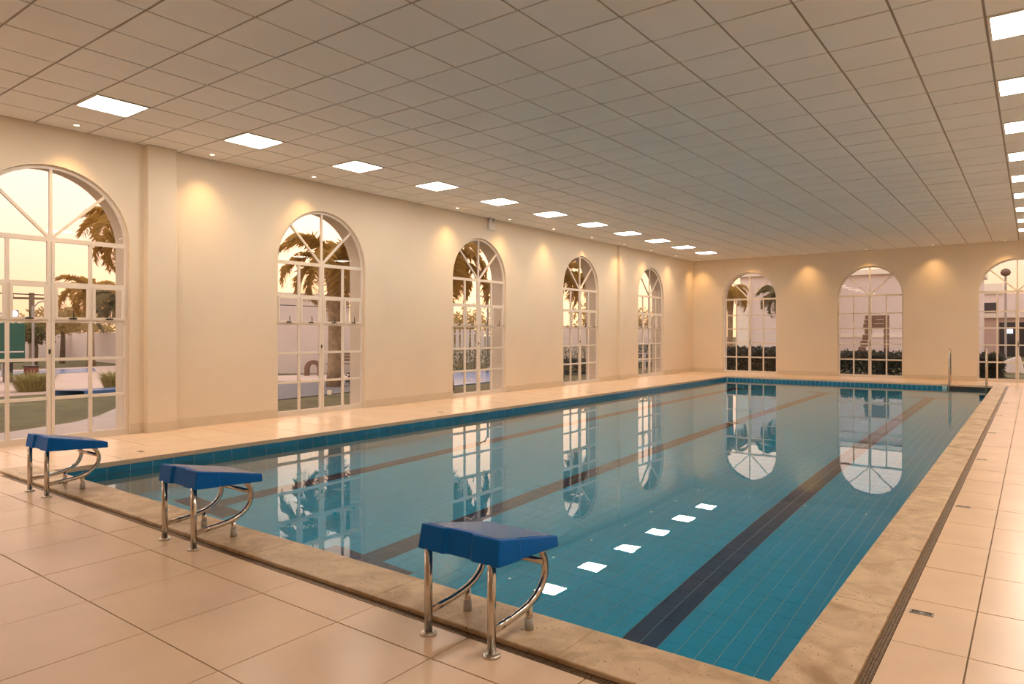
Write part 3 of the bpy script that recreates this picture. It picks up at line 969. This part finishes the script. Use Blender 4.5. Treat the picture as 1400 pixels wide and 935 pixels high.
def frond_mesh(seed, length, droop, m):
    rng = random.Random(seed)
    mb = MB()
    pts = []
    N = 40
    x = z = 0.0
    ang = 1.0
    for k in range(N + 1):
        t = k / N
        a = ang - droop * t ** 1.15
        pts.append(Vector((x, 0, z)))
        x += math.cos(a) * length / N; z += math.sin(a) * length / N
    mb.tube(pts, [0.03 * (1 - 0.85 * k / N) for k in range(N + 1)], 5)
    for k in range(3, N + 1):
        t = k / N
        ll = 0.62 * math.sin(PI * (0.12 + 0.80 * t)) ** 0.7 * length / 2.4
        d = (pts[min(k + 1, N)] - pts[k - 1]).normalized()
        for sgn in (-1, 1):
            for rep in range(2):
                base = pts[k] - d * (length / N) * rng.random()
                up = rng.uniform(-0.25, 0.55)
                dir_ = (Vector((0, sgn, 0)) + d * rng.uniform(0.35, 0.9) + Vector((0, 0, up))).normalized()
                l2 = ll * rng.uniform(0.75, 1.1)
                m1 = base + dir_ * l2 * 0.5
                tip = base + dir_ * l2 + Vector((0, 0, -l2 * rng.uniform(0.25, 0.6)))
                wv = d.cross(dir_).cross(dir_).normalized() * 0.0062
                i = len(mb.v)
                mb.v += [tuple(base), tuple(m1 + wv), tuple(tip), tuple(m1 - wv)]
                mb.f += [(i, i + 1, i + 2), (i, i + 2, i + 3)]
    me = mb.mesh('frond')
    me.materials.append(M[m])
    return me


FR = {k: [frond_mesh(11 + 3 * j, 2.5, 2.0 + 0.35 * j, k) for j in range(3)] for k in ('frond', 'frond_dull')}


def palm(loc, h, label, rad=0.17, n=20, scale=1.0, m='frond', seed=1, lean=(0, 0)):
    rng = random.Random(seed)
    root = empty('palm_tree', (loc[0], loc[1], GZ))
    tag(root, label, 'palm tree')
    zs = [0, 0.15, 0.4, 0.7, 0.86, 0.95, 1.0]
    rr = [1.35, 1.05, 0.95, 0.95, 1.25, 1.5, 0.9]
    MB().tube([(lean[0] * z, lean[1] * z, z * h) for z in zs], [rad * r for r in rr], 14).build('trunk', 'trunk', root, smooth=True)
    for k in range(n):
        az = k * 2.39996 + rng.uniform(-0.2, 0.2)
        el = -0.75 + 1.5 * (k / n) + rng.uniform(-0.12, 0.12)
        f = link('frond', FR[m][k % 3], None, root, (lean[0], lean[1], h - 0.05 + 0.12 * rng.random()))
        f.rotation_euler = (0, -el + 0.35, az)
        s = scale * rng.uniform(0.85, 1.1)
        f.scale = (s, s, s)
    return root


def tree(name, loc, h, r, label, n=2600, m='leaf', cat='tree', trunk=0.14, seed=3, leaf=0.16):
    rng = random.Random(seed)
    root = empty(name, (loc[0], loc[1], GZ))
    tag(root, label, cat)
    tr = MB().tube([(0, 0, 0), (0.05, 0.02, h * 0.4), (0, 0, h * 0.75)], [trunk, trunk * 0.8, trunk * 0.4], 8)
    tr.build('trunk', 'bark', root, smooth=True)
    blobs = [((0, 0, h - r[2]), r)] + [((rng.uniform(-0.6, 0.6) * r[0], rng.uniform(-0.6, 0.6) * r[1], h - r[2] * rng.uniform(0.7, 1.5)), (r[0] * 0.6, r[1] * 0.6, r[2] * 0.55)) for _ in range(5)]
    fns = [blob(c, q) for c, q in blobs]
    mb = leaf_cloud(rng, n, leaf, lambda g: fns[g.randrange(len(fns))](g))
    mb.build('crown', m, root)
    return root


def hedge(loc, size, label, n=2500, m='hedge', name='hedge', cat='hedge', rz=0, seed=5, leaf=0.09):
    rng = random.Random(seed)
    root = empty(name, (loc[0], loc[1], GZ), rz)
    tag(root, label, cat)
    a = (-size[0] / 2, -size[1] / 2, 0.0); b = (size[0] / 2, size[1] / 2, size[2])
    leaf_cloud(rng, n, leaf, boxfill(a, b)).build('foliage', m, root)
    st = MB()
    for k in range(max(2, int(size[0] / 0.5))):
        x = a[0] + (k + 0.5) * size[0] / max(2, int(size[0] / 0.5))
        st.tube([(x, 0, 0), (x + rng.uniform(-0.08, 0.08), 0, size[2] * 0.8)], 0.015, 5)
    st.build('stem', 'bark', root)
    return root


def grass_clump(loc, r, h, label, n=260, seed=4):
    rng = random.Random(seed)
    mb = MB()
    for _ in range(n):
        a = rng.uniform(0, 2 * PI); q = r * 0.45 * math.sqrt(rng.random())
        x, y = q * math.cos(a), q * math.sin(a)
        hh = h * rng.uniform(0.6, 1.1); out = r * rng.uniform(0.3, 0.9)
        b_ = Vector((x, y, 0)); mi = Vector((x + math.cos(a) * out * 0.4, y + math.sin(a) * out * 0.4, hh * 0.75)); tp = Vector((x + math.cos(a) * out, y + math.sin(a) * out, hh * rng.uniform(0.7, 1)))
        w = Vector((-math.sin(a), math.cos(a), 0)) * 0.012
        i = len(mb.v)
        mb.v += [tuple(b_ - w), tuple(b_ + w), tuple(mi + w), tuple(mi - w), tuple(tp)]
        mb.f += [(i, i + 1, i + 2, i + 3), (i + 3, i + 2, i + 4)]
    o = mb.build('ornamental_grass', 'straw', None, (loc[0], loc[1], GZ))
    return tag(o, label, 'ornamental grass')


# ---- boundary walls
def slabwall(p, q, h, label=None, m='outer_wall', name='boundary_wall', th=0.25):
    p = Vector((*p, GZ + h / 2)); q = Vector((*q, GZ + h / 2))
    o = MB().bar(p, q, th, h, up=(0, 0, 1)).build(name, m)
    return tag(o, kind='structure')


slabwall((-44, -10), (-46.5, 17.6), 1.55)
slabwall((-46.5, 17.6), (-24.5, 14.6), 1.6)
slabwall((-24.5, 15.0), (-20.0, 19.3), 1.9)
slabwall((-22.5, 31.5), (-15.5, 38.5), 1.95)

# ---- seen through window 1
palm((-15.9, 7.35), 3.75, 'palm tree whose drooping fronds hang into the upper right of the first window', rad=0.15, n=18, scale=0.62, seed=2)
palm((-35.9, 14.35), 3.5, 'tall hazy palm tree standing on the plaza edge, seen through the first window', rad=0.16, n=18, scale=0.75, seed=5, m='frond')  # lighter frond colour stands in for distance haze
palm((-31.7, 13.9), 2.75, 'short palm tree with a bare leaning trunk beyond the plaza, seen through the first window', rad=0.17, n=16, scale=0.7, seed=6, m='frond_dull')
tree('shade_tree', (-39.9, 14.6), 3.1, (1.4, 1.4, 0.85), 'round bushy tree before the white boundary wall, seen through the first window', n=2600, m='leaf_warm_haze', seed=8)
tree('shade_tree', (-37.6, 12.6), 2.2, (1.0, 1.0, 0.6), 'low spreading tree beside the hazy palm, seen through the first window', n=1800, m='leaf', seed=9)
grass_clump((-21.2, 7.05), 0.75, 0.6, 'large clump of ornamental grass by the plaza, left of the first window mullion', n=420, seed=3)
grass_clump((-21.6, 5.3), 0.75, 0.55, 'leftmost clump of ornamental grass by the plaza outside the first window', n=420, seed=12)
grass_clump((-20.4, 8.75), 0.55, 0.55, 'smaller clump of ornamental grass just right of the first window mullion', n=300, seed=13)
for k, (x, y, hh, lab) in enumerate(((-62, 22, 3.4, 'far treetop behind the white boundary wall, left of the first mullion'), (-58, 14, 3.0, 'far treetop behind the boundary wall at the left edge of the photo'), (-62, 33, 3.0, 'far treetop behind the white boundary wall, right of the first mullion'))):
    tree('shade_tree', (x, y), hh, (4.2, 4.2, 1.2), lab, n=2200, m='leaf_warm_haze', seed=20 + k, leaf=0.3)

up_ = empty('utility_pole', (-43.4, 14.4, GZ))
tag(up_, 'wooden utility pole with crossarm and wires, seen through the first window', 'utility pole')
MB().tube([(0, 0, 0), (0, 0, 3.75)], 0.13, 10).build('pole', 'pole', up_)
MB().bar((-0.3, -0.9, 3.45), (0.3, 0.9, 3.45), 0.12, 0.12, up=(0, 0, 1)).build('crossarm', 'pole', up_)
for sy in (-0.8, 0, 0.8):
    MB().lathe([(0.05, 0), (0.06, 0.08), (0.03, 0.16)], (sy * 0.33, sy, 3.5), 10).build('insulator', 'grey_plastic', up_)
    MB().tube([(sy * 0.3 - 0.4 * k, sy + 6.0 * k, 3.66 - 0.12 * (1 - ((k - 0) / 5) ** 2) * 0) for k in range(-5, 6)], 0.018, 5).build('wire', 'black', up_)


def street_lamp(loc, h, arm, label, ball=False):
    r = empty('street_lamp', (loc[0], loc[1], GZ))
    tag(r, label, 'street lamp')
    MB().tube([(0, 0, 0), (0, 0, h)], 0.05, 10).build('pole', 'pole_grey', r)
    MB().lathe([(0.12, 0), (0.12, 0.04), (0.06, 0.1)], (0, 0, 0), 14).build('base', 'pole_grey', r)
    if ball:
        MB().lathe([(0.03, h), (0.17, h + 0.06), (0.22, h + 0.19), (0.17, h + 0.32), (0.05, h + 0.38)], (0, 0, 0), 16).build('globe', 'timber', r, smooth=True)
    else:
        MB().tube([(0, 0, h - 0.1), (arm[0] * 0.3, arm[1] * 0.3, h + 0.15), (arm[0], arm[1], h + 0.25)], 0.03, 8).build('arm', 'pole_grey', r)
        MB().bar((arm[0] * 0.85, arm[1] * 0.85, h + 0.2), (arm[0] * 1.3, arm[1] * 1.3, h + 0.24), 0.16, 0.08, up=(0, 0, 1)).build('lamp_head', 'pole_grey', r)
    return r


street_lamp((-34.5, 11.5), 2.75, (0.15, 0.6), 'slim street lamp with a curved arm beside the utility pole')
street_lamp((-18.9, 23.4), 2.95, (-0.25, -0.3), 'small lamp post seen through the upper right panes of the third window')

fl_ = empty('floodlight_mast', (-29.0, 8.75, GZ))
tag(fl_, 'mast with two blazing white floodlights at the left of the first window', 'floodlight mast')
MB().tube([(0, 0, 0), (0, 0, 2.3)], 0.06, 10).build('pole', 'pole_grey', fl_)
MB().bar((-0.2, -0.4, 2.25), (0.15, 0.35, 2.25), 0.06, 0.06, up=(0, 0, 1)).build('crossarm', 'pole_grey', fl_)
for dx, dy in ((-0.15, -0.33), (0.13, 0.29)):
    hd = MB().box((dx - 0.06, dy - 0.13, 2.10), (dx + 0.06, dy + 0.13, 2.38)).build('lamp_head', 'pole_grey', fl_, bevel=0.02)
    MB().lathe([(0.11, 0.0), (0.09, 0.02)], (0, 0, 0), 16).build('lens', 'flood', hd, (dx + 0.062, dy - 0.02, 2.24), (0, PI / 2, 0))

kiosk = empty('kiosk', (-25.9, 7.9, GZ))
tag(kiosk, 'dark green kiosk panel at the left edge of the first window', 'kiosk')
MB().box((-0.3, -0.5, 0.62), (0.3, 0.42, 1.88)).build('body', 'green_panel', kiosk, bevel=0.03)
MB().box((0.302, -0.45, 0.95), (0.315, 0.38, 0.99)).build('trim_strip', 'fence', kiosk)
MB().box((-0.26, -0.5, 0.0), (0.26, -0.3, 0.62)).build('leg', 'black', kiosk)
MB().box((-0.26, -0.02, 0.0), (0.26, 0.1, 0.62)).build('leg', 'black', kiosk)
bin_ = empty('waste_bin', (-25.2, 8.35, GZ))
tag(bin_, 'red-brown box bin under the green kiosk', 'waste bin')
MB().box((-0.15, -0.16, 0.0), (0.15, 0.16, 0.5)).build('body', 'red_brown', bin_, bevel=0.02)
MB().box((-0.17, -0.18, 0.5), (0.17, 0.18, 0.54)).build('lid', 'black', bin_)

# ---- seen through window 2
palm((-16.1, 12.92), 3.55, 'large queen palm with a stout trunk standing by the road outside the second window', rad=0.2, n=17, scale=0.78, seed=3)
b_ = empty('apartment_building', (-50.7, 37.5, GZ))
tag(b_, 'long pale rose building far away, low in the left panes of the second window', 'building')
MB().box((-2, -9, 0), (4, 1.5, 4.5)).build('wall', 'bldg', b_)
MB().box((-2.2, -9.2, 4.5), (4.2, 1.7, 4.75)).build('roof_parapet', 'bldg_trim', b_)
hedge((-22.9, 17.9), (6.2, 0.5, 2.0), 'low clipped hedge along the top of the white wall outside the second window', n=1600, m='leaf_warm_haze', rz=math.atan2(4.3, 4.5), seed=31)
bench = empty('bench', (-20.6, 17.1, GZ), 0.75)
tag(bench, 'brown slatted bench against the white wall outside the second window', 'bench')
for k in range(4):
    MB().box((-0.75, -0.22 + k * 0.11, 0.40), (0.75, -0.13 + k * 0.11, 0.43)).build('slat', 'timber', bench)
for k in range(3):
    MB().box((-0.75, 0.24, 0.5 + k * 0.12), (0.75, 0.27, 0.59 + k * 0.12)).build('slat', 'timber', bench)
for sx in (-0.65, 0.65):
    MB().box((sx - 0.03, -0.2, 0), (sx + 0.03, -0.14, 0.4)).build('leg', 'pole_grey', bench)
    MB().box((sx - 0.03, 0.22, 0), (sx + 0.03, 0.28, 0.85)).build('leg', 'pole_grey', bench)
mb = MB()
for k in range(13):
    a = PI * k / 12
    for r_, yy in ((0.30, -0.12), (0.30, 0.12), (0.15, 0.12), (0.15, -0.12)):
        mb.v.append((r_ * math.cos(a), yy, 0.3 + r_ * math.sin(a)))
for k in range(12):
    i = 4 * k
    for q in range(4):
        mb.f.append((i + q, i + (q + 1) % 4, i + 4 + (q + 1) % 4, i + 4 + q))
for sx in (-1, 1):
    mb.box((sx * 0.225 - 0.075, -0.12, 0), (sx * 0.225 + 0.075, 0.12, 0.3))
o = mb.build('garden_arch', 'timber', None, (-20.5, 15.5, GZ), (0, 0, 0.75))
tag(o, 'small brown rounded arch by the white wall, left of the palm outside the second window', 'garden ornament')
hedge((-15.5, 13.7), (1.3, 0.7, 0.35), 'small dark shrub at the foot of the big palm outside the second window', n=500, m='hedge', name='shrub', cat='shrub', rz=0.8, seed=33)

# ---- windows 3 to 5
palm((-12.85, 14.1), 3.55, 'palm tree filling the arch of the third window', rad=0.17, n=17, scale=0.72, seed=4)
palm((-13.15, 20.15), 3.6, 'palm tree filling the arch of the fourth window', rad=0.17, n=16, scale=0.72, seed=7)
fence = empty('picket_fence', (-21.9, 26.1, GZ), math.atan2(4.5, 3.8))
tag(fence, 'white slatted fence beyond the garden pool outside the third window', 'fence')
for k in range(26):
    MB().box((-3.2 + k * 0.25, -0.015, 0.1), (-3.2 + k * 0.25 + 0.17, 0.015, 1.75)).build('slat', 'fence', fence)
for z in (0.35, 1.5):
    MB().box((-3.25, 0.015, z), (3.3, 0.05, z + 0.08)).build('rail', 'fence', fence)
hedge((-17.9, 20.9), (4.0, 0.9, 0.95), 'leafy shrub border with pale rails outside the third window', n=2200, m='leaf', name='shrub', cat='shrub', rz=math.atan2(4.5, 3.8), seed=35)
hedge((-14.9, 24.3), (3.4, 1.0, 1.05), 'dense leafy shrub border outside the fourth window', n=2200, m='leaf', name='shrub', cat='shrub', rz=0.9, seed=36)
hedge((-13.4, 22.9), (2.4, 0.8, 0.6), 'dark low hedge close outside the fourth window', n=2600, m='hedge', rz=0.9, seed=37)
tree('shade_tree', (-23.0, 40.2), 3.9, (2.2, 2.2, 1.4), 'glowing tree behind the white wall seen through the fourth window', n=2400, m='leaf_warm_haze', seed=41, leaf=0.2)
tree('shade_tree', (-31.0, 36.5), 3.6, (3.4, 3.4, 1.5), 'broad hazy tree behind the fence seen through the third window', n=2600, m='leaf_warm_haze', seed=42, leaf=0.22)
tree('shade_tree', (-36.0, 40.0), 3.4, (3.0, 3.0, 1.4), 'hazy tree farther left behind the fence seen through the third window', n=2200, m='leaf_warm_haze', seed=43, leaf=0.22)
tree('shade_tree', (-22.3, 46.5), 3.7, (2.2, 2.2, 1.5), 'hazy tree seen through the fifth window', n=2400, m='leaf_warm_haze', seed=44, leaf=0.2)
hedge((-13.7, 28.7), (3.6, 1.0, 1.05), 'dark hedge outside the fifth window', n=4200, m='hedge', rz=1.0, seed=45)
rl = empty('rail_fence', (-12.9, 27.2, GZ), 1.1)
tag(rl, 'low pale rail fence in front of the dark hedge outside the fifth window', 'fence')
for k in range(4):
    MB().box((-1.5 + k, -0.03, 0), (-1.44 + k, 0.03, 0.75)).build('post', 'fence', rl)
for z in (0.35, 0.68):
    MB().box((-1.55, -0.02, z), (1.6, 0.02, z + 0.05)).build('rail', 'fence', rl)

# ---- behind the far wall
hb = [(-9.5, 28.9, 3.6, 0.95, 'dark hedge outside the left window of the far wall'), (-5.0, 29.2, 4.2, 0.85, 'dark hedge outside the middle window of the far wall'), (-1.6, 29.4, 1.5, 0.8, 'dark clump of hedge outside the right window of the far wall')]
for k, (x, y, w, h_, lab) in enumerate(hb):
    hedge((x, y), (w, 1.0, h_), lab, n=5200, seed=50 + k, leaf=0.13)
palm((-11.1, 31.4), 3.45, 'backlit palm tree at the left side of the left window in the far wall', rad=0.13, n=16, scale=0.5, seed=14)
palm((-8.75, 30.9), 3.1, 'grey-green palm tree before the pale building, in the left window of the far wall', rad=0.13, n=18, scale=0.5, seed=15, m='frond_dull')
hall = empty('hall_building', (-4.2, 46.6, GZ))
tag(hall, 'large pale rose hall filling the middle window of the far wall', 'building')
MB().box((-5.7, 0, 0), (1.6, 9, 5.1)).build('wall', 'bldg', hall)
MB().box((-5.75, -0.25, 5.1), (1.8, 9.2, 5.4)).build('roof_parapet', 'bldg_trim', hall)
MB().box((-5.7, -0.05, 1.3), (1.6, 0.0, 1.55)).build('string_course', 'bldg_trim', hall)
wing = empty('hall_building', (-14.2, 42.5, GZ))
tag(wing, 'pale rose wing with stepped corner behind the palms of the left far window', 'building')
MB().box((-0.2, 0, 0), (4.1, 3.8, 5.0)).build('wall', 'bldg', wing)
MB().box((-0.4, -0.15, 0), (0.5, 0.0, 4.6)).build('pier', 'bldg_trim', wing)
MB().box((-0.4, -0.2, 5.0), (4.2, 3.9, 5.2)).build('roof_parapet', 'bldg_trim', wing)
for k in range(2):
    MB().box((2.9, -0.04, 1.6 + 1.3 * k), (3.7, 0.0, 2.5 + 1.3 * k)).build('window', 'dark_glass', wing)
frm = empty('timber_frame', (-6.05, 36.5, GZ))
tag(frm, 'brown slatted timber frame with a slanting side, in the middle window of the far wall', 'timber frame')
for k in range(7):
    z0 = 0.35 + k * 0.29
    xl = -0.72 + 0.09 * k
    MB().box((xl, -0.06, z0), (xl + 0.30, 0.06, z0 + 0.27)).build('slat', 'timber', frm)
    MB().box((0.45, -0.06, z0), (0.66, 0.06, z0 + 0.27)).build('slat', 'timber', frm)
for k in range(3):
    MB().box((-0.42 + 0.04 * k, -0.05, 1.82 + k * 0.2), (0.66, 0.05, 2.0 + k * 0.2)).build('slat', 'timber', frm)
MB().box((-0.68, -0.04, 0.0), (-0.60, 0.04, 0.36)).build('leg', 'timber', frm)
MB().box((0.55, -0.04, 0.0), (0.63, 0.04, 0.36)).build('leg', 'timber', frm)
street_lamp((-1.08, 41.7), 4.35, (0, 0), 'tall post with a dark globe seen through the right window of the far wall', ball=True)
low = empty('pavilion', (-1.2, 57.0, GZ))
tag(low, 'low dusty rose pavilion with dark doorway, in the right window of the far wall', 'building')
MB().box((-2.8, 0, 0), (5.0, 6, 2.6)).build('wall', 'bldg2', low)
MB().box((-3.0, -0.3, 2.6), (5.2, 6.2, 2.85)).build('roof', 'bldg_trim', low)
MB().box((-0.62, -0.05, 0.0), (4.2, 0.0, 2.3)).build('doorway', 'dark_glass', low)
MB().box((-0.22, -0.12, 1.55), (0.12, -0.05, 1.85)).build('screen', 'screen', low)
blk = empty('apartment_building', (-2.5, 67.0, GZ))
tag(blk, 'far flat-roofed rose block low in the left panes of the right far window', 'building')
MB().box((-5, 0, 0), (2.6, 8, 4.7)).build('wall', 'bldg', blk)
MB().box((-5, -0.2, 4.7), (0.6, 8.2, 5.5)).build('roof_storey', 'bldg_trim', blk)
MB().box((-2.2, -0.05, 3.2), (0.2, 0.0, 4.0)).build('window', 'dark_glass', blk)
rk = MB()
rk.v = [(-0.55, -0.3, 0), (0.5, -0.3, 0), (0.5, 0.3, 0), (-0.55, 0.3, 0), (-0.05, -0.2, 0.55), (0.35, -0.2, 0.72), (0.35, 0.2, 0.7), (-0.05, 0.2, 0.52)]
rk.f = [(3, 2, 1, 0), (4, 5, 6, 7), (0, 1, 5, 4), (1, 2, 6, 5), (2, 3, 7, 6), (3, 0, 4, 7)]
o = rk.build('garden_boulder', 'outer_wall', None, (-0.75, 33.0, GZ), bevel=0.06)
tag(o, 'pale sloping garden boulder seen through the lowest panes of the right far window', 'boulder')
